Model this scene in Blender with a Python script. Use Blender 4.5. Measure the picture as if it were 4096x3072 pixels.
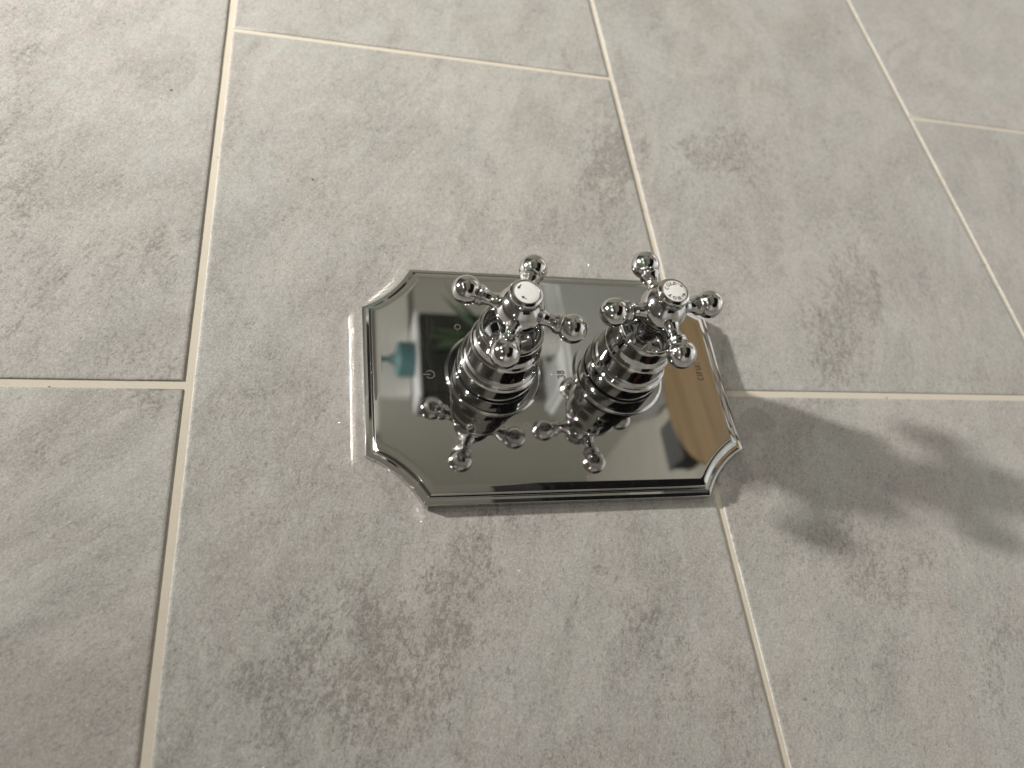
import bpy, bmesh, math, random
from math import pi, sin, cos, radians, sqrt, atan2, hypot
from mathutils import Matrix, Vector, Quaternion

random.seed(7)
sc = bpy.context.scene
for o in list(bpy.data.objects):
    bpy.data.objects.remove(o)
COL = sc.collection

# ---------------------------------------------------------------- wall frame
# The valve is fixed to an upright tiled wall and the photograph was taken with the phone on its side, so that
# world "up" is to the left of the picture.  Sizes are laid out in millimetres in a frame on the wall:
# x = down the wall, y = along the wall, z = out of the wall.
FRAME = Matrix(((0, 1, 0, 0), (0, 0, -1, 0), (-1, 0, 0, 1.36), (0, 0, 0, 1)))
MM = 0.001
def W(x, y, z):
    return FRAME @ Vector((x * MM, y * MM, z * MM))

# ---------------------------------------------------------------- camera
R_CV = ((0.96766208, -0.10876173, 0.22759831),
        (0.01679694, -0.87248766, -0.48834736),
        (0.25169023, 0.47637817, -0.84244636))
CAM_POS = (70.0645, -209.790, 378.140)
cam_d = bpy.data.cameras.new("camera")
cam = bpy.data.objects.new("camera", cam_d)
COL.objects.link(cam)
rt, dn, fw = (Vector(r) for r in R_CV)
m3 = Matrix((rt, -dn, -fw)).transposed()
cam.matrix_world = FRAME @ Matrix.Translation(Vector(CAM_POS) * MM) @ m3.to_4x4()
cam_d.sensor_width = 36.0
cam_d.sensor_fit = 'HORIZONTAL'
cam_d.lens = 2937.25 / 4096 * 36.0
cam_d.clip_start = 0.01
cam_d.clip_end = 50
cam_d.dof.use_dof = True
cam_d.dof.focus_distance = 0.395
cam_d.dof.aperture_fstop = 6.6
sc.camera = cam

# ---------------------------------------------------------------- world, exposure, sampling
world = bpy.data.worlds.new("World")
sc.world = world
world.use_nodes = True
bg = world.node_tree.nodes["Background"]
bg.inputs[0].default_value = (0.9, 0.92, 1.0, 1)
bg.inputs[1].default_value = 0.0
sc.view_settings.view_transform = 'Standard'
sc.view_settings.look = 'None'
sc.view_settings.exposure = 0.0
sc.view_settings.gamma = 1.0
cy = sc.cycles
cy.max_bounces = 8
cy.diffuse_bounces = 3
cy.glossy_bounces = 8
cy.caustics_reflective = True
cy.blur_glossy = 0.0
cy.sample_clamp_indirect = 0.0
cy.use_guiding = True
cy.use_surface_guiding = True
cy.guiding_training_samples = 128
cy.surface_guiding_probability = 0.6
cy.use_adaptive_sampling = False

# ---------------------------------------------------------------- ceiling lamps (the room's downlights)
CEIL_X = -1050
LAMPS = [  # y, z, watts, radius mm
    (425, 520, 26, 38),
    (600, 1620, 11, 30),
    (-430, 1590, 9, 30),
    (-1600, 1640, 10, 30),
    (-1600, 700, 9, 30),
]
LAMP_COLOUR = (1.0, 0.978, 0.932)
for i, (ly, lz, w, rad) in enumerate(LAMPS):
    ld = bpy.data.lights.new("downlight", 'AREA')
    ld.shape = 'DISK'
    ld.size = 2 * rad * MM
    ld.energy = w
    ld.color = LAMP_COLOUR
    lo = bpy.data.objects.new("downlight_lamp", ld)
    COL.objects.link(lo)
    ld.spread = radians(112 if i == 0 else 120)
    lo.location = W(CEIL_X + 6, ly, lz)
    if i == 0:
        lo.rotation_euler = (0, radians(-8), 0)      # gimbal head turned a little along the wall

# ================================================================= helpers
def tag(o, label=None, cat=None, group=None, kind=None):
    if label: o["label"] = label
    if cat: o["category"] = cat
    if group: o["group"] = group
    if kind: o["kind"] = kind
    return o

def put(o, parent=None, loc=(0, 0, 0)):
    """link an object; top level ones get the wall frame, children keep their parent's"""
    COL.objects.link(o)
    v = Vector(loc) * MM
    if parent is None:
        o.matrix_world = FRAME @ Matrix.Translation(v)
    else:
        o.parent = parent
        o.location = v
    return o

def empty(name, loc, label, cat, group=None):
    o = bpy.data.objects.new(name, None)
    put(o, None, loc)
    return tag(o, label, cat, group)

def finish(bm, name, mat, parent=None, loc=(0, 0, 0), sharp=35, smooth=True):
    """bm is in millimetres"""
    for v in bm.verts:
        v.co *= MM
    bm.normal_update()
    if smooth:
        for f in bm.faces:
            f.smooth = not f.tag
        for e in bm.edges:
            if len(e.link_faces) == 2 and e.calc_face_angle(0) > radians(sharp):
                e.smooth = False
    me = bpy.data.meshes.new(name)
    bm.to_mesh(me)
    bm.free()
    if mat is not None:
        me.materials.append(mat)
    o = bpy.data.objects.new(name, me)
    return put(o, parent, loc)

def fillet(pts, seg=5):
    """pts: (a, b[, radius]); returns a polyline with rounded corners"""
    out = []
    n = len(pts)
    for i, p in enumerate(pts):
        r = p[2] if len(p) > 2 else 0
        if r <= 0 or i == 0 or i == n - 1:
            out.append((p[0], p[1]))
            continue
        P = Vector(p[:2]); A = Vector(pts[i - 1][:2]); B = Vector(pts[i + 1][:2])
        u = (A - P); v = (B - P)
        lu, lv = u.length, v.length
        u /= lu; v /= lv
        ang = u.angle(v)
        if ang > pi - 0.02:
            out.append((P.x, P.y)); continue
        t = min(r / math.tan(ang / 2), lu * .49, lv * .49)
        rr = t * math.tan(ang / 2)
        bis = (u + v).normalized()
        cen = P + bis * (rr / sin(ang / 2))
        a0 = P + u * t - cen; a1 = P + v * t - cen
        th0 = atan2(a0.y, a0.x); th1 = atan2(a1.y, a1.x)
        d = (th1 - th0 + pi) % (2 * pi) - pi
        for k in range(seg + 1):
            th = th0 + d * k / seg
            out.append((cen.x + rr * cos(th), cen.y + rr * sin(th)))
    return out

def lathe(bm, prof, seg=96, mat=None, teeth=None):
    """turn (r, z) round the local z axis; mat places it"""
    rings = []
    for r, z in prof:
        if r < 1e-6:
            rings.append([bm.verts.new((0, 0, z))])
        else:
            rings.append([bm.verts.new((r * cos(2 * pi * k / seg), r * sin(2 * pi * k / seg), z)) for k in range(seg)])
    for a, b in zip(rings[:-1], rings[1:]):
        for k in range(seg):
            k2 = (k + 1) % seg
            if len(a) == 1 and len(b) == 1: continue
            if len(a) == 1: vs = (a[0], b[k2], b[k])
            elif len(b) == 1: vs = (a[k], a[k2], b[0])
            else: vs = (a[k], a[k2], b[k2], b[k])
            bm.faces.new(vs)
    if mat is not None:
        for ring in rings:
            for v in ring:
                v.co = mat @ v.co
    return rings

def arcpts(c, r, a0, a1, n):
    return [(c[0] + r * cos(radians(a0 + (a1 - a0) * k / n)), c[1] + r * sin(radians(a0 + (a1 - a0) * k / n))) for k in range(n + 1)]

# ---------------------------------------------------------------- materials
class NT:
    def __init__(self, name):
        self.m = bpy.data.materials.new(name)
        self.m.use_nodes = True
        self.t = self.m.node_tree
        self.t.nodes.clear()
        self.out = self.n('ShaderNodeOutputMaterial')
        self.b = self.n('ShaderNodeBsdfPrincipled')
        self.l(self.b.outputs[0], self.out.inputs[0])
    def n(self, typ, **kw):
        nd = self.t.nodes.new(typ)
        for k, v in kw.items():
            setattr(nd, k, v)
        return nd
    def l(self, a, b):
        self.t.links.new(a, b)
    def val(self, nd, i, v):
        if hasattr(v, 'is_linked') or isinstance(v, bpy.types.NodeSocket):
            self.l(v, nd.inputs[i])
        else:
            nd.inputs[i].default_value = v
    def math(self, op, a, b=0.0, c=0.0, clamp=False):
        nd = self.n('ShaderNodeMath', operation=op, use_clamp=clamp)
        for i, v in enumerate((a, b, c)):
            self.val(nd, i, v)
        return nd.outputs[0]
    def noise(self, vec, scale, detail=3, rough=0.55, dist=0.0, typ='FBM'):
        nd = self.n('ShaderNodeTexNoise', noise_dimensions='3D')
        self.val(nd, 'Vector', vec)
        nd.inputs['Scale'].default_value = scale
        nd.inputs['Detail'].default_value = detail
        nd.inputs['Roughness'].default_value = rough
        nd.inputs['Distortion'].default_value = dist
        return nd.outputs[0]
    def ramp(self, v, a, b, lo=0.0, hi=1.0, smooth=True):
        nd = self.n('ShaderNodeMapRange', interpolation_type='SMOOTHSTEP' if smooth else 'LINEAR')
        self.val(nd, 0, v)
        nd.inputs[1].default_value = a
        nd.inputs[2].default_value = b
        nd.inputs[3].default_value = lo
        nd.inputs[4].default_value = hi
        return nd.outputs[0]
    def mix(self, f, a, b, typ='MIX'):
        nd = self.n('ShaderNodeMix', data_type='RGBA', blend_type=typ)
        self.val(nd, 0, f)
        self.val(nd, 6, a if not isinstance(a, tuple) else (*a, 1))
        self.val(nd, 7, b if not isinstance(b, tuple) else (*b, 1))
        return nd.outputs[2]
    def vmath(self, op, a, b=(0, 0, 0)):
        nd = self.n('ShaderNodeVectorMath', operation=op)
        self.val(nd, 0, a)
        self.val(nd, 1, b)
        return nd.outputs[0]
    def mapping(self, vec, loc=(0, 0, 0), rot=(0, 0, 0), scale=(1, 1, 1), typ='POINT'):
        nd = self.n('ShaderNodeMapping', vector_type=typ)
        self.val(nd, 0, vec)
        nd.inputs[1].default_value = loc
        nd.inputs[2].default_value = rot
        nd.inputs[3].default_value = scale
        return nd.outputs[0]
    def bump(self, h, strength, dist):
        nd = self.n('ShaderNodeBump')
        nd.inputs['Strength'].default_value = strength
        nd.inputs['Distance'].default_value = dist
        self.l(h, nd.inputs['Height'])
        self.l(nd.outputs[0], self.b.inputs['Normal'])
        return nd

def plain(name, colour, rough=0.5, metal=0.0, var=0.06, scale=40, spec=0.5):
    k = NT(name)
    tc = k.n('ShaderNodeTexCoord')
    f = k.noise(tc.outputs['Object'], scale, 4, .6)
    a = tuple(c * (1 - var) for c in colour); b = tuple(min(1, c * (1 + var)) for c in colour)
    k.l(k.mix(f, a, b), k.b.inputs['Base Color'])
    k.b.inputs['Roughness'].default_value = rough
    k.b.inputs['Metallic'].default_value = metal
    k.b.inputs['Specular IOR Level'].default_value = spec
    return k.m

def chrome_material():
    """polished plating: a sharp lobe with a thin veil of micro-scratches, wipe marks and dust over it"""
    k = NT("chrome")
    tc = k.n('ShaderNodeTexCoord')
    P = tc.outputs['Object']
    wob = k.noise(P, 22, 2, .5)
    wipe = k.noise(k.mapping(P, rot=(0, 0, .2), scale=(9, 1, 1)), 26, 4, .65, .4)
    dust = k.noise(P, 1500, 1, .5)
    k.b.inputs['Base Color'].default_value = (0.60, 0.597, 0.588, 1)
    k.b.inputs['Metallic'].default_value = 1.0
    k.b.inputs['Roughness'].default_value = 0.012
    k.bump(wob, .04, .0006)
    veil = k.n('ShaderNodeBsdfPrincipled')
    veil.inputs['Base Color'].default_value = (0.56, 0.555, 0.545, 1)
    veil.inputs['Metallic'].default_value = 1.0
    veil.inputs['Roughness'].default_value = 0.24
    mx = k.n('ShaderNodeMixShader')
    f = k.math('ADD', k.ramp(wipe, .48, .70, .035, .12), k.ramp(dust, .74, .80, 0, .25))
    k.l(f, mx.inputs[0])
    k.l(k.b.outputs[0], mx.inputs[1])
    k.l(veil.outputs[0], mx.inputs[2])
    k.l(mx.outputs[0], k.out.inputs[0])
    return k.m
CHROME = chrome_material()
def satin_material():
    k = NT("scuffed_chrome")
    tc = k.n('ShaderNodeTexCoord')
    v = k.mapping(tc.outputs['Object'], scale=(1, 1, .1))
    f = k.noise(v, 700, 3, .6)
    k.b.inputs['Base Color'].default_value = (0.62, 0.61, 0.60, 1)
    k.b.inputs['Metallic'].default_value = 1.0
    k.l(k.ramp(f, .3, .7, .07, .16), k.b.inputs['Roughness'])
    return k.m
SATIN = satin_material()
ETCH = plain("etched_chrome", (0.15, 0.14, 0.115), 0.6, 0.0, .05, 900, .3)
RUBBER = plain("black_rubber", (0.004, 0.004, 0.004), 0.8, spec=.1)
INK = plain("black_ink", (0.008, 0.008, 0.009), 0.5)
def porcelain_material():
    k = NT("porcelain")
    tc = k.n('ShaderNodeTexCoord')
    f = k.noise(tc.outputs['Object'], 300, 2, .5)
    k.l(k.mix(f, (0.80, 0.79, 0.76), (0.83, 0.82, 0.79)), k.b.inputs['Base Color'])
    k.b.inputs['Roughness'].default_value = 0.12
    k.b.inputs['Coat Weight'].default_value = 0.5
    k.b.inputs['Coat Roughness'].default_value = 0.03
    return k.m
PORCELAIN = porcelain_material()

# smudges of darker mineral staining: x, y, rx, ry (mm), angle (deg), strength
STAINS = [(-106, 100, 17, 30, 20, 1.0), (-104, 146, 14, 22, -30, .7), (-126, 247, 12, 22, 10, .7), (-21, 9, 14, 22, 25, .9),
          (-44, 92, 26, 16, 12, .6), (-66, 60, 30, 10, 25, .55), (-135, 190, 12, 30, 0, .6), (-84, 20, 12, 18, 0, .35),
          (277, 178, 16, 34, -12, .75), (290, 245, 22, 34, 0, .45), (402, 232, 32, 22, 15, .75), (374, 212, 22, 34, -30, .55), (336, 222, 30, 20, 5, .35),
          (500, 160, 18, 60, -28, .45), (458, 88, 20, 44, -30, .5), (425, 50, 18, 28, -25, .8), (412, 14, 16, 16, 0, .5),
          (142, -31, 6, 11, -25, .9), (161, -40, 9, 12, -30, .8), (164, -62, 10, 16, -10, .6), (148, -108, 14, 22, -20, .85), (122, -128, 20, 20, -30, .6),
          (112, -182, 14, 14, -25, 1.0), (73, -130, 12, 14, -30, .7), (61, -148, 16, 18, -40, .85), (41, -157, 12, 9, -40, .8), (92, -160, 20, 18, -35, .6), (130, -135, 18, 22, 0, .5),
          (158, -160, 16, 14, -10, .6), (176, -196, 16, 12, -10, .6),
          (440, -194, 13, 16, -35, .6), (471, -168, 14, 22, -25, .75), (395, -106, 24, 20, -20, .7), (372, -128, 20, 22, -15, .5), (230, -150, 34, 26, -30, .45), (262, -190, 30, 18, -20, .5), (345, -190, 30, 20, -20, .35),
          (105, -142, 62, 24, 50, .55), (66, -168, 40, 16, 50, .4), (172, -70, 36, 12, 55, .5), (470, 112, 62, 13, 56, .5), (388, 222, 46, 18, 40, .35), (415, -140, 55, 20, 55, .4), (455, -170, 30, 14, 60, .4), (285, 190, 46, 14, 65, .4), (300, 60, 14, 22, 0, .35), (60, 130, 14, 24, 30, .3)]

TILE_A, TILE_B = (0.404, 0.394, 0.363), (0.422, 0.390, 0.363)
def tile_material(frame_obj):
    k = NT("stone_porcelain_tile")
    tc = k.n('ShaderNodeTexCoord', object=frame_obj)
    P = tc.outputs['Object']
    info = k.n('ShaderNodeObjectInfo')
    off = k.n('ShaderNodeCombineXYZ')
    k.l(k.math('MULTIPLY', info.outputs['Random'], 37.0), off.inputs[0])
    k.l(k.math('MULTIPLY', info.outputs['Random'], 91.0), off.inputs[1])
    k.l(k.math('MULTIPLY', info.outputs['Random'], 53.0), off.inputs[2])
    Q = k.vmath('ADD', P, off.outputs[0])
    vr = k.n('ShaderNodeVectorRotate', rotation_type='Z_AXIS')
    k.l(Q, vr.inputs['Vector'])
    k.l(k.math('MULTIPLY', k.math('SUBTRACT', info.outputs['Random'], .5), 1.0), vr.inputs['Angle'])
    QR = vr.outputs[0]
    # grain runs a little slantwise down the tile
    def grainwise(deg, stretch):
        return k.mapping(QR, rot=(0, 0, radians(deg)), scale=(stretch, 1, 1), typ='TEXTURE')
    S = grainwise(50, 1.5)
    pink = k.ramp(k.noise(grainwise(54, 2.0), 15, 5, .58, .9), .455, .545)
    cloud = k.noise(grainwise(48, 1.7), 26, 5, .66, .5)
    streak = k.noise(grainwise(52, 3.2), 34, 5, .64, .7)
    grain = k.noise(Q, 760, 2, .8)
    mott = k.noise(S, 210, 4, .74, .2)
    speck = k.noise(grainwise(47, 2.2), 330, 3, .65)
    # cleft planes: tonal steps that fade one way and break off crisply the other
    lay = k.noise(grainwise(56, 2.3), 9.0, 3, .5, 1.0)
    lay = k.math('ADD', lay, k.math('MULTIPLY', k.math('SUBTRACT', cloud, .5), .04))
    saw = k.math('FRACT', k.math('MULTIPLY', lay, 5.5))
    step = k.ramp(saw, 0.0, .8, 1.0, 0.0, False)
    step = k.math('MULTIPLY', step, k.ramp(saw, 0.0, .03, 0.0, 1.0, False))
    # stains at their own places, broken up by the grain
    wn = k.n('ShaderNodeTexNoise', noise_dimensions='3D')
    k.l(S, wn.inputs['Vector'])
    wn.inputs['Scale'].default_value = 34
    wn.inputs['Detail'].default_value = 4
    wn.inputs['Roughness'].default_value = .65
    WP = k.n('ShaderNodeVectorMath', operation='MULTIPLY_ADD')
    k.l(wn.outputs['Color'], WP.inputs[0])
    WP.inputs[1].default_value = (.055, .055, 0)
    sh = k.vmath('SUBTRACT', P, (.0275, .0275, 0))
    k.l(sh, WP.inputs[2])
    WP = WP.outputs[0]
    acc = None
    for (x, y, rx, ry, a, s) in STAINS:
        v = k.mapping(WP, (x * MM, y * MM, 0), (0, 0, radians(a)), (rx * MM * 2.3, ry * MM * 2.3, 1), 'TEXTURE')
        ln = k.n('ShaderNodeVectorMath', operation='LENGTH')
        k.l(v, ln.inputs[0])
        e = k.ramp(ln.outputs['Value'], 0.05, 1.0, s, 0.0)
        acc = e if acc is None else k.math('ADD', acc, e)
    acc = k.math('MINIMUM', acc, 1.15)
    other = k.math('MULTIPLY', k.ramp(streak, .54, .72), .55)
    stain = k.math('ADD', k.math("MULTIPLY", acc, .64), other)
    brk = k.math('ADD', k.math('MULTIPLY', k.noise(S, 60, 5, .75, .5), 1.0), k.math('MULTIPLY', mott, .35))
    soft = k.ramp(k.math('ADD', brk, k.math('MULTIPLY', stain, .26)), .66, .95)
    dens = k.math('MULTIPLY', soft, k.math('MINIMUM', k.math('ADD', stain, .08), 1.0))
    base = k.mix(pink, TILE_A, TILE_B)
    base = k.mix(k.math('MULTIPLY', k.ramp(cloud, .36, .66), .26), base, (0.56, 0.55, 0.52))
    base = k.mix(k.math('MULTIPLY', k.ramp(streak, .46, .30), .20), base, (0.55, 0.545, 0.52))
    base = k.mix(k.math('MULTIPLY', k.ramp(streak, .52, .68), .15), base, (0.26, 0.243, 0.225))
    base = k.mix(k.math('MULTIPLY', k.ramp(cloud, .52, .32), .24), base, (0.285, 0.272, 0.250))
    base = k.mix(k.math('MULTIPLY', step, .24), base, (0.285, 0.262, 0.243))
    # pepper: dark grains whose density follows the stains
    pep = k.noise(S, 430, 4, .82, .15)
    th = k.math('SUBTRACT', pep, k.math('SUBTRACT', .60, k.math('ADD', k.math('MULTIPLY', dens, .14), k.math('MULTIPLY', k.math('SUBTRACT', .5, cloud), .14))))
    base = k.mix(k.math('MULTIPLY', k.ramp(th, -.05, .07), .56), base, (0.178, 0.160, 0.138))
    base = k.mix(k.math('MULTIPLY', k.ramp(pep, .47, .30), .36), base, (0.66, 0.645, 0.61))
    base = k.mix(k.math('MULTIPLY', k.ramp(mott, .48, .72), .18), base, (0.235, 0.218, 0.198))
    base = k.mix(k.math('MULTIPLY', k.ramp(mott, .50, .30), .18), base, (0.62, 0.605, 0.57))
    base = k.mix(k.math('MULTIPLY', k.ramp(grain, .50, .66), .26), base, (0.20, 0.185, 0.165))
    base = k.mix(k.math('MULTIPLY', k.ramp(grain, .50, .36), .24), base, (0.68, 0.665, 0.63))
    base = k.mix(k.math('MULTIPLY', dens, .16), base, (0.20, 0.178, 0.150))
    sp = k.ramp(speck, .60, .67)
    amt = k.math('ADD', k.math('MULTIPLY', dens, .5), k.math('MULTIPLY', k.ramp(cloud, .52, .36), .22))
    base = k.mix(k.math('MULTIPLY', sp, k.math('MINIMUM', amt, .9)), base, (0.125, 0.112, 0.098))
    # rare fine veins, pale and dark
    vn = k.noise(grainwise(62, 1.8), 12, 5, .55, .8)
    ridge = k.ramp(k.math('ABSOLUTE', k.math('SUBTRACT', vn, .5)), 0.0, .007, 1, 0)
    vmask = k.ramp(k.noise(Q, 17, 2, .5), .62, .74)
    base = k.mix(k.math('MULTIPLY', k.math('MULTIPLY', ridge, vmask), .12), base, (0.66, 0.65, 0.61))
    vn2 = k.noise(grainwise(35, 2.0), 10, 5, .55, .7)
    ridge2 = k.ramp(k.math('ABSOLUTE', k.math('SUBTRACT', vn2, .5)), 0.0, .004, 1, 0)
    vmask2 = k.ramp(k.noise(Q, 21, 2, .5), .66, .74)
    base = k.mix(k.math('MULTIPLY', k.math('MULTIPLY', ridge2, vmask2), .12), base, (0.20, 0.185, 0.165))
    # a few stray black flecks in the glaze
    for (x, y, r) in ((62.5, 158.7, 1.0), (-32.4, 230.2, 1.1), (-37.5, 221, .6), (38, 158, .5), (85, 148, .35), (-22, 226, .4)):
        v = k.mapping(P, (x * MM, y * MM, 0), (0, 0, .5), (r * MM, r * 1.3 * MM, 1), 'TEXTURE')
        ln = k.n('ShaderNodeVectorMath', operation='LENGTH')
        k.l(v, ln.inputs[0])
        base = k.mix(k.ramp(ln.outputs['Value'], .55, 1.0, .85, 0.0), base, (0.04, 0.035, 0.03))
    # each tile from a slightly different batch
    hsv = k.n('ShaderNodeHueSaturation')
    k.l(base, hsv.inputs['Color'])
    k.l(k.ramp(info.outputs['Random'], 0, 1, .95, 1.05, False), hsv.inputs['Value'])
    k.l(hsv.outputs[0], k.b.inputs['Base Color'])
    k.l(k.ramp(cloud, .3, .7, .46, .60), k.b.inputs['Roughness'])
    k.b.inputs['Specular IOR Level'].default_value = 0.4
    h = k.math('ADD', k.math('MULTIPLY', grain, .22), k.math('MULTIPLY', step, .10))
    h = k.math('ADD', h, k.math('MULTIPLY', pep, .40))
    h = k.math('SUBTRACT', h, k.math('MULTIPLY', sp, .16))
    h = k.math('ADD', h, k.math('MULTIPLY', cloud, .5))
    k.bump(h, .45, .0007)
    return k.m

def grout_material():
    k = NT("beige_grout")
    tc = k.n('ShaderNodeTexCoord')
    P = tc.outputs['Object']
    a = k.noise(P, 60, 4, .6)
    f = k.noise(P, 900, 3, .6)
    base = k.mix(a, (0.585, 0.525, 0.43), (0.66, 0.60, 0.50))
    base = k.mix(k.math('MULTIPLY', k.ramp(f, .55, .75), .25), base, (0.46, 0.40, 0.31))
    pin = k.noise(P, 260, 1, .5)
    pinm = k.ramp(pin, .765, .80)
    base = k.mix(pinm, base, (0.10, 0.08, 0.06))
    k.l(base, k.b.inputs['Base Color'])
    k.b.inputs['Roughness'].default_value = .85
    h = k.math('SUBTRACT', k.math('MULTIPLY', f, .25), k.math('MULTIPLY', pinm, 1.0))
    k.bump(h, .5, .0005)
    return k.m
GROUT = grout_material()

# ================================================================= the tiled wall
Y0, Y1, X0, X1 = -1350, 1450, -1050, 1150
wall = bpy.data.objects.new("wall", None)
bm = bmesh.new()
GZ = -0.75
def quadbox(bm, x0, x1, y0, y1, z0, z1):
    vs = [bm.verts.new((x, y, z)) for z in (z0, z1) for y in (y0, y1) for x in (x0, x1)]
    for f in ((0, 2, 3, 1), (4, 5, 7, 6), (0, 1, 5, 4), (1, 3, 7, 5), (3, 2, 6, 7), (2, 0, 4, 6)):
        bm.faces.new([vs[i] for i in f])
    return vs
bpy.data.objects.remove(wall)
quadbox(bm, X0, X1, Y0, Y1, -60, GZ)
wall = finish(bm, "wall", GROUT, None, smooth=False)
tag(wall, "grey stone-look tiled wall with cream grout joints behind the chrome valve", None, None, "structure")
TILE = tile_material(wall)

TW, TL = 303.0, 605.34
# joint half widths (mm) at each column line and at the two sets of cross joints
JX = {0: 2.55, 1: 2.0, 2: 2.0, 3: 2.0}
JA, JB = 2.45, 2.1
def wob(s):
    return random.uniform(-s, s)
def make_tile(x0, x1, y0, y1):
    bm = bmesh.new()
    n = 10
    def ring(ins, z, amp=0.0):
        pts = []
        m = max(4, int(n * (y1 - y0) / (x1 - x0)))
        for k in range(n): pts.append((x0 + ins + (x1 - x0 - 2 * ins) * k / n, y0 + ins))
        for k in range(m): pts.append((x1 - ins, y0 + ins + (y1 - y0 - 2 * ins) * k / m))
        for k in range(n): pts.append((x1 - ins - (x1 - x0 - 2 * ins) * k / n, y1 - ins))
        for k in range(m): pts.append((x0 + ins, y1 - ins - (y1 - y0 - 2 * ins) * k / m))
        return pts
    r0 = ring(0, 0)
    js = [(wob(.09), wob(.09)) for _ in r0]
    rows = []
    for ins, z in ((0, -6), (0, -.55), (.18, -.2), (.55, 0.0), (2.0, .03)):
        rows.append([bm.verts.new((p[0] + j[0], p[1] + j[1], z)) for p, j in zip(ring(ins, z), js)])
    for a, b in zip(rows[:-1], rows[1:]):
        for i in range(len(a)):
            i2 = (i + 1) % len(a)
            bm.faces.new((a[i], a[i2], b[i2], b[i]))
    top = bm.faces.new(rows[-1])
    top.tag = True
    return bm
for c in range(-3, 4):
    xa, xb = c * TW, (c + 1) * TW
    xa += JX.get(c, 2.2); xb -= JX.get(c + 1, 2.2)
    odd = c % 2
    for r in range(-2, 3):
        ya = r * TL + (0 if odd else TL / 2)
        yb = ya + TL
        j = JA if odd else JB
        a, b = max(ya + j, Y0 + 3), min(yb - j, Y1 - 3)
        if b - a < 30: continue
        x0, x1 = max(xa, X0 + 3), min(xb, X1 - 3)
        if x1 - x0 < 20: continue
        finish(make_tile(x0, x1, a, b), "tile", TILE, wall, sharp=60)

# ================================================================= the shower valve
ZP = 9.4                      # front of the cover plate
PCX, PCY, PROT = 209.1, 5.2, radians(0.6)
valve = empty("shower_valve", (PCX, PCY, 0), "polished chrome shower valve with notched cover plate and two cross handles on grey tiled wall", "shower valve")
def vloc(x, y, z=0):          # wall frame -> valve frame
    return (x - PCX, y - PCY, z)

HA, HB = 115.6, 79.2          # half width and half height of the plate
NX, NY, SAG = 30.6, 30.2, 3.7 # corner notches
def plate_outline(d, seg=20):
    """outline of the plate moved inwards by d"""
    pts = []
    chord = hypot(NX, NY)
    Rn = chord * chord / (8 * SAG) + SAG / 2
    for sx, sy in ((1, 1), (-1, 1), (-1, -1), (1, -1)):
        # notch end points in the first quadrant: on right edge, then on top edge
        p, q = Vector((HA, HB - NY)), Vector((HA - NX, HB))
        mid = (p + q) / 2
        nrm = Vector((NY, NX)).normalized()          # outward
        cen = mid + nrm * (Rn - SAG)
        rr = Rn + d
        a, b = HA - d, HB - d
        # arc meets x=a and y=b
        y_on = cen.y - sqrt(rr * rr - (a - cen.x) ** 2)
        x_on = cen.x - sqrt(rr * rr - (b - cen.y) ** 2)
        t0 = atan2(y_on - cen.y, a - cen.x); t1 = atan2(b - cen.y, x_on - cen.x)
        dt = (t1 - t0 + pi) % (2 * pi) - pi
        arc = [(cen.x + rr * cos(t0 + dt * k / seg), cen.y + rr * sin(t0 + dt * k / seg)) for k in range(seg + 1)]
        arc = [(x * sx, y * sy) for x, y in arc]
        if sx * sy < 0: arc.reverse()
        pts.append(arc)
    out = []
    for i in range(4):
        a = pts[i]; nxt = pts[(i + 1) % 4][0]
        out += a
        e = a[-1]
        for k in range(1, 8):
            out.append((e[0] + (nxt[0] - e[0]) * k / 8, e[1] + (nxt[1] - e[1]) * k / 8))
    c, s = cos(PROT), sin(PROT)
    return [(c * x - s * y, s * x + c * y) for x, y in out]
# the cast outer wall is very slightly hollow and undercut at its foot, shaped to narrow its reflected light streaks
prof = [(.95, .05), (.95, .95)] + [(.261 - .024 * (z - 3.3) ** 2, z) for z in (1.0, 1.2, 1.6, 2.0, 2.4, 2.8, 3.2, 3.6, 4.0, 4.4)]
prof += fillet([(.20, 4.8), (.15, 5.6, .5), (2.4, 5.8, 2.0), (4.1, 5.7, .3), (4.45, 5.75, .25), (5.35, 8.75, .5), (6.4, 8.9)], 7)
RIN, RANG = 10.6, 12.0                  # the face rolls over gently towards its edge
zz, roll = ZP, []
for k in range(14, -1, -1):
    roll.append((6.4 + (RIN - 6.4) * k / 14, zz))
    zz -= (RIN - 6.4) / 14 * math.tan(radians(RANG)) * (1 - (k - .5) / 14) ** 1.7 if k else 0
dz = prof[-1][1] - roll[-1][1]
prof = [(d, z - dz if z > 7 else z) for d, z in prof[:-1]] + roll[::-1] + [(RIN + .4, ZP)]
bm = bmesh.new()
rows = [[bm.verts.new((x, y, z)) for x, y in plate_outline(d)] for d, z in prof]
for a, b in zip(rows[:-1], rows[1:]):
    for i in range(len(a)):
        i2 = (i + 1) % len(a)
        bm.faces.new((a[i], a[i2], b[i2], b[i]))
f = bm.faces.new(rows[-1]); f.tag = True
plate = finish(bm, "cover_plate", CHROME, valve, sharp=30)
tag(plate, "mirror-polished rectangular cover plate with scooped corners and stepped edge")

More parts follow.
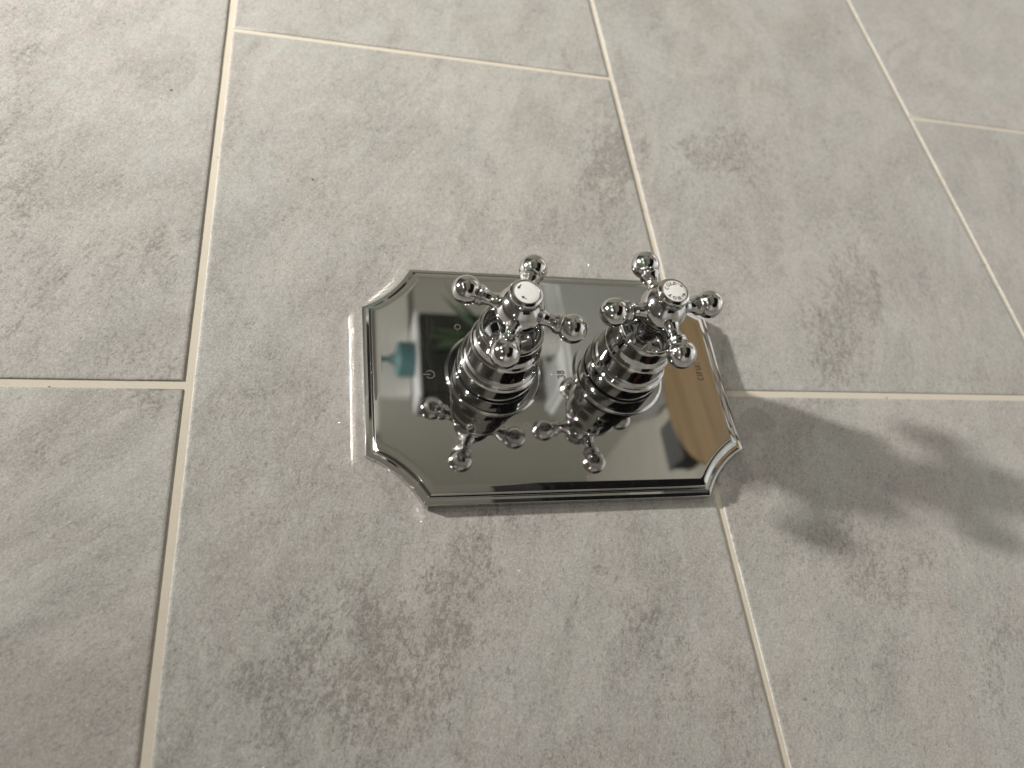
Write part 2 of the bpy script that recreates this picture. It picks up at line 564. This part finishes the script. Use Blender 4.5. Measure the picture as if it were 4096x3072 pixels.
# ---------------------------------------------------------------- engraved marks (flat, a hair above the plate)
def stroke(bm, pts, w, z, closed=False):
    n = len(pts)
    L, Rr = [], []
    for i in range(n):
        p = Vector(pts[i])
        if closed:
            a, b = Vector(pts[i - 1]), Vector(pts[(i + 1) % n])
        else:
            a, b = Vector(pts[max(i - 1, 0)]), Vector(pts[min(i + 1, n - 1)])
        t = (b - a).normalized()
        nn = Vector((-t.y, t.x))
        if 0 < i < n - 1 or closed:
            t1 = (p - a).normalized()
            k = max(.5, abs(nn.dot(Vector((-t1.y, t1.x)))))
        else: k = 1
        L.append(bm.verts.new((*(p + nn * w / 2 / k), z))); Rr.append(bm.verts.new((*(p - nn * w / 2 / k), z)))
    rng = range(n if closed else n - 1)
    for i in rng:
        i2 = (i + 1) % n
        bm.faces.new((L[i], Rr[i], Rr[i2], L[i2]))
def poly(bm, pts, z):
    bm.faces.new([bm.verts.new((*p, z)) for p in pts])
def ell(cx, cy_, rx, ry, a0=0, a1=360, n=24):
    return [(cx + rx * cos(radians(a0 + (a1 - a0) * k / n)), cy_ + ry * sin(radians(a0 + (a1 - a0) * k / n))) for k in range(n + 1)]
# sans letters in a unit box (x right, y up); each a list of strokes
SANS = {
    'C': [ell(.5, .5, .42, .43, 48, 312)],
    'I': [[(.5, 0), (.5, 1)]],
    'F': [[(.2, 0), (.2, 1)], [(.2, .93), (.85, .93)], [(.2, .52), (.75, .52)]],
    'A': [[(.08, 0), (.5, 1)], [(.92, 0), (.5, 1)], [(.24, .30), (.76, .30)]],
    'L': [[(.2, 1), (.2, 0)], [(.2, .07), (.85, .07)]],
    '3': [ell(.46, .74, .30, .21, 165, -80, 16) , ell(.46, .28, .36, .24, 85, -165, 18)],
    '8': [ell(.5, .745, .29, .20)[:-1], ell(.5, .275, .36, .235)[:-1]],
}
ADV = {'I': .55}
def sans_text(bm, s, h, wd, sw, gap, z, place):
    x = 0
    for ch in s:
        w = wd * ADV.get(ch, 1)
        off = (wd - w) / 2
        for st in SANS[ch]:
            closed = ch == '8'
            stroke(bm, [place(x - off + p[0] * wd, p[1] * h) for p in st], sw, z, closed)
        x += w + gap
    return x
ZM = ZP + 0.03
def upleft(x0, y0, tilt=0.0):
    # text reads bottom-to-top in the picture: right -> +y, up -> -x
    c, s = cos(radians(tilt)), sin(radians(tilt))
    def f(u, v):
        u, v = c * u - s * v, s * u + c * v
        return (x0 - v - PCX, y0 + u - PCY)
    return f
bm = bmesh.new()
sans_text(bm, "38", 4.7, 2.8, .75, .35, ZM, upleft(214.3, 2.95))
tag(finish(bm, "number", ETCH, plate, smooth=False), "engraved number 38")
bm = bmesh.new()
pl = upleft(308.4, 3.9, -1)
e = sans_text(bm, "CIFIAL", 3.9, 2.5, .72, .36, ZM, pl)
stroke(bm, [pl(e + .35 + p[0], 3.2 + p[1]) for p in ell(0, 0, .38, .38)][:-1], .26, ZM, True)
tag(finish(bm, "lettering", ETCH, plate, smooth=False), "engraved lettering CIFIAL")
def ring_mark(x, y, r, w=.52, name="circle_mark"):
    bm = bmesh.new()
    stroke(bm, [(x - PCX + p[0], y - PCY + p[1]) for p in ell(0, 0, r, r, n=32)][:-1], w, ZM, True)
    return finish(bm, name, ETCH, plate, smooth=False)
ring_mark(150.2, 38.1, 1.75)
ring_mark(186.0, -28.8, 1.75, .46)
ring_mark(152.1, -29.6, 1.6, .42)
bm = bmesh.new()
stroke(bm, [(131.5 - PCX + p[0], 4.2 - PCY + p[1]) for p in ell(0, 0, 2.5, 2.5, 215, 505, 30)], .6, ZM)
stroke(bm, [(127.4 - PCX, 4.2 - PCY), (131.4 - PCX, 4.2 - PCY)], .65, ZM)
tag(finish(bm, "power_symbol", ETCH, plate, smooth=False), "engraved power symbol")
bm = bmesh.new()
stroke(bm, [(231.8 - PCX + p[0], -26.5 - PCY + p[1]) for p in ell(0, 0, 1.7, 1.7, n=32)][:-1], .3, ZM, True)
for k in range(14):
    a = 2 * pi * k / 14
    stroke(bm, [(231.8 - PCX + 2.25 * cos(a), -26.5 - PCY + 2.25 * sin(a)), (231.8 - PCX + 2.9 * cos(a), -26.5 - PCY + 2.9 * sin(a))], .26, ZM)
tag(finish(bm, "sun_mark", ETCH, plate, smooth=False), "engraved sun-shaped mark")

# ---------------------------------------------------------------- handles
HANDLES = [  # axis x, y, height of the arm axis, turn, height of cap front
    (169.5, 5.7, 76.0, -21.7, 91.2),
    (249.1, 7.3, 80.8, 8.2, 96.6),
]
def body_parts(x, y, lower):
    loc = vloc(x, y)
    bm = bmesh.new()
    lathe(bm, fillet([(24.0, ZP + .02), (29.3, ZP + .02), (29.3, ZP + .7, .3), (28.6, ZP + 1.0, .2), (28.3, ZP + 1.45, .2), (27.7, ZP + 1.7, .25), (27.2, ZP + 1.7), (23.0, ZP + 1.7)], 4), 128)
    tag(finish(bm, "flange_ring", CHROME, valve, loc, 30))
    bm = bmesh.new()
    lathe(bm, fillet([(20, ZP + 1.0), (24.1, ZP + 1.0), (24.1, 16.35, .15), (23.0, 16.4), (20, 16.4)], 4), 128)
    finish(bm, "valve_base", CHROME, valve, loc, 30)
    bm = bmesh.new()
    lathe(bm, [(21, 16.2), (23.9, 16.25), (24.12, 16.42), (24.12, 19.0), (21, 19.05)], 96)
    finish(bm, "seal_ring", RUBBER, valve, loc, 30)
    bm = bmesh.new()
    P = [(20, 18.95), (24.0, 18.95, .2), (23.7, 28.2, .6), (23.1, 29.7, .7), (22.4, 30.2, .4), (21.95, 31.9, 2.5), (21.0, 33.6, .5), (20.85, 34.5, .3),
         (20.6, 43.6, .6), (20.4, 45.1, .6), (19.95, 45.7, .35), (19.5, 48.8 - lower * .25, 4.5), (18.5, 52.0 - lower * .5, .5), (18.4, 52.8 - lower * .5, .3), (18.2, 58.6 - lower, .5), (18.5, 59.4 - lower, .4),
         (18.3, 61.7 - lower, .7), (17.2, 62.2 - lower, .5), (16.3, 61.9 - lower, .4), (15.7, 60.6 - lower, .6), (15.0, 45.0, 2.5), (9.5, 42.5, 1.0), (5.5, 42.4)]
    lathe(bm, fillet(P, 5), 128)
    finish(bm, "valve_sleeve", CHROME, valve, loc, 28)
body_parts(*HANDLES[0][:2], 3.0)
body_parts(*HANDLES[1][:2], 0.0)

ARM_PROF = fillet([(0, 9.0), (5.1, 9.0), (5.05, 11.9, .3), (4.25, 13.4, 1.2), (3.55, 15.9, 2.5), (4.1, 18.6, 2.5), (5.5, 20.5, .3), (5.75, 20.9, .2), (5.3, 21.35, .2), (5.3, 21.7, .15), (5.75, 22.2, .25), (5.35, 22.9, .2), (4.9, 23.4)], 4)
BALL_R, BALL_C = 7.9, 29.35
a0 = math.degrees(math.acos(min(1, 4.9 / BALL_R)))
ARM_PROF = ARM_PROF + [(BALL_R * cos(radians(t)), BALL_C + BALL_R * sin(radians(t))) for t in [(-a0 + (90 + a0) * k / 26) for k in range(1, 27)]]
ARM_PROF[-1] = (0.0, BALL_C + BALL_R)
def arm_mesh():
    bm = bmesh.new()
    m = Matrix.Rotation(pi / 2, 4, 'Y')
    lathe(bm, ARM_PROF, 64, m)
    return bm
arm_proto = None
def serif_letter(ch):
    """thick-and-thin letter polygons in a box .8 wide, 1 high; list of (points, width)"""
    T, t = .22, .11
    if ch == 'C': return [(ell(.48, .5, .38, .45, 50, 180, 10), .15), (ell(.48, .5, .38, .45, 180, 318, 10), .15), ([(.74, .98), (.74, .70)], t), (ell(.46, .5, .36, .40, 130, 230, 8), .17)]
    if ch == 'O': return [(ell(.5, .5, .42, .45), .15), (ell(.5, .5, .41, .41, 135, 225, 8), .17), (ell(.5, .5, .41, .41, -45, 45, 8), .17)]
    if ch == 'L': return [([(.25, .05), (.25, .95)], T), ([(.08, .96), (.45, .96)], t), ([(.08, .04), (.8, .04)], t), ([(.78, .04), (.80, .30)], t)]
    if ch == 'D': return [([(.22, .05), (.22, .95)], T), (ell(.36, .5, .50, .46, -90, 90, 14), .12), ([(.05, .96), (.38, .96)], t), ([(.05, .04), (.38, .04)], t)]
    if ch == 'H': return [([(.2, .02), (.2, .98)], T), ([(.8, .02), (.8, .98)], T), ([(.2, .5), (.8, .5)], t), ([(.04, .96), (.36, .96)], t), ([(.64, .96), (.96, .96)], t), ([(.04, .04), (.36, .04)], t), ([(.64, .04), (.96, .04)], t)]
    if ch == 'T': return [([(.45, .04), (.45, .96)], T), ([(.02, .95), (.88, .95)], t), ([(.03, .95), (.03, .70)], t), ([(.87, .95), (.87, .70)], t), ([(.28, .04), (.62, .04)], t)]
def letters_on_arc(bm, spec, r, h, z):
    for ch, ang in spec:
        a = radians(ang)
        up = Vector((cos(a), sin(a))); rt_ = Vector((sin(a), -cos(a)))
        for pts, w in serif_letter(ch):
            stroke(bm, [tuple(up * (r + (p[1] - .5) * h) + rt_ * ((p[0] - .47) * h * .92)) for p in pts], w * h, z)
def arrow(bm, p0, p1, z, w=.45, head=1.5, hw=1.6):
    a, b = Vector(p0), Vector(p1)
    t = (b - a).normalized(); n = Vector((-t.y, t.x))
    neck = b - t * head
    stroke(bm, [tuple(a), tuple(neck + t * .2)], w, z)
    poly(bm, [tuple(b), tuple(neck + n * hw * .62), tuple(neck + t * .25), tuple(neck - n * hw * .62)], z)

for hi, (x, y, zb, turn, zc) in enumerate(HANDLES):
    # the hub with its stem is the handle's own mesh
    bm = bmesh.new()
    hr = 13.15
    a1 = math.degrees(math.acos(6.6 / hr)); a2 = math.degrees(math.acos(8.7 / hr))
    P2 = [(hr * cos(radians(t)), hr * sin(radians(t))) for t in [(-a1 + (a1 + a2) * k / 40) for k in range(41)]]
    lathe(bm, [(4.0, P2[0][1] + .3)] + P2 + [(7.5, hr * sin(radians(a2)) + .05)], 96)
    hd = finish(bm, "control_handle", CHROME, valve, vloc(x, y, zb), 30)
    tag(hd, ("chrome cross handle whose white cap shows two arrows", "chrome cross handle whose white cap reads COLD and HOT")[hi])
    bm = bmesh.new()
    lathe(bm, fillet([(6.1, 41.5 - zb), (6.1, 55.0 - zb, .2), (5.8, 55.3 - zb, .1), (5.8, 55.8 - zb, .1), (6.1, 56.1 - zb, .2), (6.1, -hr * .86)], 4), 72)
    finish(bm, "stem", SATIN, hd, sharp=30)
    for kk in range(4):
        if arm_proto is None:
            arm = finish(arm_mesh(), "arm", CHROME, hd, sharp=30)
            arm_proto = arm
        else:
            arm = arm_proto.copy()
            COL.objects.link(arm)
            arm.parent = hd
        arm.location = (0, 0, 0)
        arm.rotation_euler = (0, 0, radians(turn + 90 * kk))
    zt = zc - zb
    # knurled collar
    bm = bmesh.new()
    zk0, zk1 = 9.3, 12.6
    segs = 168
    rg = []
    for z, dr in ((zk0, 0), (zk0 + .3, 0), (zk1 - .3, 0), (zk1, -.3)):
        rg.append([bm.verts.new(((8.75 + dr - (.5 if k % 4 in (2, 3) and zk0 < z < zk1 else .0)) * cos(2 * pi * k / segs), (8.75 + dr - (.5 if k % 4 in (2, 3) and zk0 < z < zk1 else .0)) * sin(2 * pi * k / segs), z)) for k in range(segs)])
    for a, b in zip(rg[:-1], rg[1:]):
        for k in range(segs):
            bm.faces.new((a[k], a[(k + 1) % segs], b[(k + 1) % segs], b[k]))
    finish(bm, "knurled_collar", CHROME, hd, sharp=20)
    bm = bmesh.new()
    lathe(bm, fillet([(7.6, 12.45), (8.9, 12.5, .3), (9.0, zt - 1.7, .2), (8.8, zt - .6, 1.0), (7.4, zt + .35, .6), (6.85, zt + .25, .15), (6.75, zt - .5)], 6), 96)
    finish(bm, "cap_ring", CHROME, hd, sharp=35)
    bm = bmesh.new()
    lathe(bm, [(0, zt + .22), (2.5, zt + .20), (5.0, zt + .12), (6.4, zt + .04), (6.78, zt - .06), (6.78, zt - .6)][::-1], 72)
    finish(bm, "cap_disc", PORCELAIN, hd, sharp=40)
    bm = bmesh.new()
    zi = zt + .25
    if hi == 0:
        arrow(bm, (-2.6, 4.5), (-4.6, 1.8), zi)
        arrow(bm, (-.7, -4.4), (-3.3, -2.8), zi)
        tag(finish(bm, "arrow_print", INK, hd, smooth=False), "two small black arrows")
    else:
        letters_on_arc(bm, (('C', 163), ('O', 134), ('L', 106), ('D', 80), ('H', -73), ('O', -105), ('T', -139)), 4.8, 2.05, zi)
        arrow(bm, (2.5, 5.0), (4.95, 2.7), zi, .26, 1.3, 1.3)
        arrow(bm, (3.0, -3.7), (5.2, -1.45), zi, .32, 1.4, 1.45)
        tag(finish(bm, "cap_lettering", INK, hd, smooth=False), "black lettering COLD and HOT with two arrows")

# ================================================================= the room the chrome mirrors
PAINT = plain("warm_white_paint", (0.58, 0.575, 0.54), .7, 0, .03, 6)
ENDPAINT = plain("white_wall_paint", (0.74, 0.735, 0.72), .7, 0, .02, 6)
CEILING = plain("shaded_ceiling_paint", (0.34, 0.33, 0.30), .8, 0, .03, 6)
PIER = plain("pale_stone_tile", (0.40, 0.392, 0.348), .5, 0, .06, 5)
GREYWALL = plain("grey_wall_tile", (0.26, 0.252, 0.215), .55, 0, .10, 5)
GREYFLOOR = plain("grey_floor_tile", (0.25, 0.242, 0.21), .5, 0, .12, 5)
WHITE = plain("white_acrylic", (0.50, 0.51, 0.515), .25, 0, .02, 4)
STANDIN_BLACK = plain("stand_in_black", (0.004, 0.004, 0.005), .6, 0, .2, 10, .15)  # black of the blocks that replace the dark-clothed person
def slab(name, x0, x1, y0, y1, z0, z1, mat, parent=None):
    bm = bmesh.new()
    quadbox(bm, x0, x1, y0, y1, z0, z1)
    return finish(bm, name, mat, parent, smooth=False)
RZ = 2350
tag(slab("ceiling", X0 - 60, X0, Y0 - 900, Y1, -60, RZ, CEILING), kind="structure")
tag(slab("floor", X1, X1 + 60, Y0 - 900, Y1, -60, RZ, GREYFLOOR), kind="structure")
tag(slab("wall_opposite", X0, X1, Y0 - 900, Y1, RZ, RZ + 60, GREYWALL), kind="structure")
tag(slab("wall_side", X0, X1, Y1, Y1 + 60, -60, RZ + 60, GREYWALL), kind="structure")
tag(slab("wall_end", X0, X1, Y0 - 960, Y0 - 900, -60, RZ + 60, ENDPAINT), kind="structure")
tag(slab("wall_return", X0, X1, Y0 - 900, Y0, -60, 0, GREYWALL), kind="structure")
for i, (ly, lz, w, rad) in enumerate(LAMPS):
    bm = bmesh.new()
    lathe(bm, fillet([(rad + 1, 0), (rad + 2, 5, .5), (rad + 13, 5, 2), (rad + 15, 0)], 4), 48, Matrix.Rotation(pi / 2, 4, 'Y'))
    t = finish(bm, "ceiling_light", WHITE, None, (CEIL_X, ly, lz))
    tag(t, ("white downlight ring in the ceiling nearest the tiled wall above the valve", "white downlight ring in the ceiling above the dark wall unit",
            "white downlight ring in the middle of the ceiling", "white downlight ring in the far corner of the ceiling", "white downlight ring near the end of the tiled wall")[i], "ceiling light", "ceiling downlights")

def rbox(name, x0, x1, y0, y1, z0, z1, mat, r=6, parent=None, loc=(0, 0, 0)):
    bm = bmesh.new()
    quadbox(bm, x0 - loc[0], x1 - loc[0], y0 - loc[1], y1 - loc[1], z0 - loc[2], z1 - loc[2])
    bmesh.ops.bevel(bm, geom=bm.edges[:], offset=r, segments=3, affect='EDGES')
    return finish(bm, name, mat, parent, loc if parent is None else (0, 0, 0), 50)

# white shower tray on the floor under the valve
tr = empty("shower_tray", (X1, 200, 450), "low white acrylic shower tray on the floor under the chrome valve", "shower tray")
bm = bmesh.new()
def rect(x, y0, y1, z0, z1): return [bm.verts.new((x, y, z)) for y, z in ((y0, z0), (y1, z0), (y1, z1), (y0, z1))]
rr = [rect(0, -800, 800, -440, 450), rect(-45, -798, 798, -440, 448), rect(-45, -755, 755, -410, 405), rect(-18, -740, 740, -395, 390)]
for a, b in zip(rr[:-1], rr[1:]):
    for i in range(4): bm.faces.new((a[i], a[(i + 1) % 4], b[(i + 1) % 4], b[i]))
bm.faces.new(rr[-1])
finish(bm, "basin", WHITE, tr, smooth=False)
bm = bmesh.new()
lathe(bm, fillet([(0, 3), (40, 3, 1), (46, 0, 1), (46, -2)], 3), 40, Matrix.Rotation(-pi / 2, 4, 'Y'))
finish(bm, "drain_cover", CHROME, tr, (-19, 300, 100))

# round wooden stool standing in the tray
def wood_material():
    k = NT("tan_wood")
    tc = k.n('ShaderNodeTexCoord')
    v = k.mapping(tc.outputs['Object'], scale=(1, 1.2, 14))
    g = k.noise(v, 3.2, 5, .6, .5)
    k.l(k.mix(k.ramp(g, .35, .65), (0.075, 0.048, 0.020), (0.105, 0.070, 0.033)), k.b.inputs['Base Color'])
    k.b.inputs['Roughness'].default_value = .4
    return k.m
WOOD = wood_material()
st = empty("wooden_stool", (X1 - 20, 380, 574), "round tan wooden stool standing in the white shower tray", "stool")
bm = bmesh.new()
lathe(bm, fillet([(0, 0), (185, 0, 8), (190, 18, 8), (186, 32, 10), (0, 32)], 4), 72, Matrix.Translation((-400, 0, 0)) @ Matrix.Rotation(-pi / 2, 4, 'Y'))
finish(bm, "seat", WOOD, st, (0, 0, 0), 40)
for a in range(4):
    bm = bmesh.new()
    th = radians(45 + 90 * a)
    top = Vector((-400, 110 * cos(th), 110 * sin(th))); bot = Vector((0, 160 * cos(th), 160 * sin(th)))
    d = (top - bot)
    lathe(bm, fillet([(0, 0), (14, 0, 2), (18, d.length * .5, 60), (17, d.length)], 4), 20, Matrix.Translation(bot) @ d.to_track_quat('Z', 'Y').to_matrix().to_4x4())
    finish(bm, "leg", WOOD, st, (0, 0, 0), 40)

# dark wall unit with a bottle on it and a plant in front, against a boxed-in pier of wall
tag(slab("wall_pier", X0, X1, 862, Y1, 1642, RZ, PIER), kind="structure")
tag(slab("wall_panel", X0, 340, 866, Y1, 1622, 1641, PAINT), kind="structure")
un = empty("wall_unit", (352, 948, 1640), "dark grey wall-hung cabinet with a white top carrying the teal bottle", "cabinet")
DARK = plain("charcoal_lacquer", (0.012, 0.013, 0.012), .5, 0, .2, 10)
rbox("carcass", 356, 610, 806, 1090, 1512, 1641, DARK, 3, un, (352, 948, 1640))
rbox("worktop", 344, 355, 800, 1096, 1496, 1621, WHITE, 2, un, (352, 948, 1640))
for yy in (810, 950):
    rbox("door", 360, 604, yy, yy + 137, 1496, 1511, DARK, 3, un, (352, 948, 1640))
TEAL = plain("teal_plastic", (0.055, 0.125, 0.13), .45, 0, .05, 20)
bo = empty("bottle", (343, 955, 1560), "teal plastic pump bottle standing on the white top of the wall cabinet", "bottle")
XR = Matrix.Rotation(-pi / 2, 4, 'Y')
bm = bmesh.new()
lathe(bm, fillet([(0, 0), (54, 0, 6), (54, 50, 8), (20, 58, 4), (16, 62), (0, 62)], 4), 40, XR)
finish(bm, "body", TEAL, bo)
bm = bmesh.new()
lathe(bm, fillet([(0, 60), (15, 60, 2), (15, 72, 2), (8, 73), (8, 106, 1), (14, 108, 2), (14, 116, 2), (0, 116)], 3), 28, XR)
quadbox(bm, -115, -106, -40, 0, -6, 6)
finish(bm, "pump", TEAL, bo)
# potted plant on the ledge of the bath in front of the cabinet
LEAF = plain("leaf_green", (0.014, 0.034, 0.009), .7, 0, .3, 30)
POT = plain("white_glazed_pot", (0.60, 0.60, 0.57), .3, 0, .04, 20)
pt = empty("potted_plant", (764, 960, 1450), "leafy green plant in a pale pot on the ledge before the dark cabinet", "plant")
bm = bmesh.new()
lathe(bm, fillet([(0, 0), (42, 0, 5), (56, 105, 4), (51, 107, 2), (49, 96), (0, 96)], 4), 40, XR)
finish(bm, "pot", POT, pt)
for k in range(24):
    bm = bmesh.new()
    th = random.uniform(0, 2 * pi); ln = random.uniform(200, 330); lean = random.uniform(.1, .8); wd = random.uniform(9, 17)
    base = Vector((-96, random.uniform(-22, 22), random.uniform(-22, 22)))
    out = Vector((0, cos(th), sin(th))); side = Vector((0, -sin(th), cos(th)))
    if sin(th) > .3: lean *= .15
    prev = None
    for i in range(9):
        t = i / 8
        c = base + Vector((-ln * (t - .35 * lean * t * t), 0, 0)) + out * (ln * lean * t ** 1.8)
        w = wd * sin(pi * min(1, .08 + t * .92)) ** .7
        cur = [bm.verts.new(c + side * w), bm.verts.new(c - out * w * .25), bm.verts.new(c - side * w)]
        if prev:
            for j in range(2): bm.faces.new((prev[j], prev[j + 1], cur[j + 1], cur[j]))
        prev = cur
    finish(bm, "leaf", LEAF, pt)
# pale bath panel below
PANEL = plain("pale_grey_acrylic", (0.40, 0.41, 0.395), .5, 0, .03, 4)
bt = empty("bathtub", (X1, 900, 1640), "pale grey bathtub side standing on the floor beyond the stool", "bathtub")
rbox("panel", 765, X1 - 1, 800, 1430, 1380, 1641, PANEL, 14, bt, (X1, 900, 1640))
# low dark storage box on the floor
BOXM = plain("dark_grey_felt", (0.045, 0.045, 0.045), .9, 0, .3, 60)
sb = empty("storage_box", (X1, 622, 1450), "low dark grey storage box on the floor outside the shower tray", "box")
rbox("carcass", 1090, X1 - 1, 556, 690, 1400, 1500, BOXM, 4, sb, (X1, 622, 1450))
rbox("lid", 1076, 1089, 552, 694, 1396, 1504, BOXM, 4, sb, (X1, 622, 1450))
# added black block, standing in for the dark-clothed person behind the camera
vn = empty("low_stand_in", (X1, -190, 1250), "black cabinet-shaped stand-in for the dark-clothed person behind the camera", "cabinet")
rbox("carcass", 515, X1 - 1, -720, 330, 1060, 1500, STANDIN_BLACK, 4, vn, (X1, -190, 1250))
for yy in (-715, -190):
    rbox("door", 530, X1 - 40, yy, yy + 515, 1042, 1059, STANDIN_BLACK, 3, vn, (X1, -190, 1250))
# taller added block beside it, for the same person's chest and arms
tc_ = empty("tall_stand_in", (X1, -1110, 1250), "tall black stand-in for the upper body of the dark-clothed person behind the camera", "cabinet")
rbox("carcass", 210, X1 - 1, -1480, -735, 1010, 1500, STANDIN_BLACK, 4, tc_, (X1, -1110, 1250))
for yy in (-1475, -1106):
    rbox("door", 220, X1 - 40, yy, yy + 366, 992, 1009, STANDIN_BLACK, 3, tc_, (X1, -1110, 1250))
RED = plain("dark_red_cloth", (0.10, 0.018, 0.018), .9, 0, .25, 90)
bm = bmesh.new()
quadbox(bm, -8, 330, -75, 75, -14, -2)
bmesh.ops.bevel(bm, geom=bm.edges[:], offset=2.5, segments=2, affect='EDGES')
tw = finish(bm, "red_stand_in", RED, None, (540, -850, 992), 40)  # added sheet, in place of the red on the person's clothes
tag(tw, "dark red sheet standing in for the red on the dark clothes", "red_stand_in")
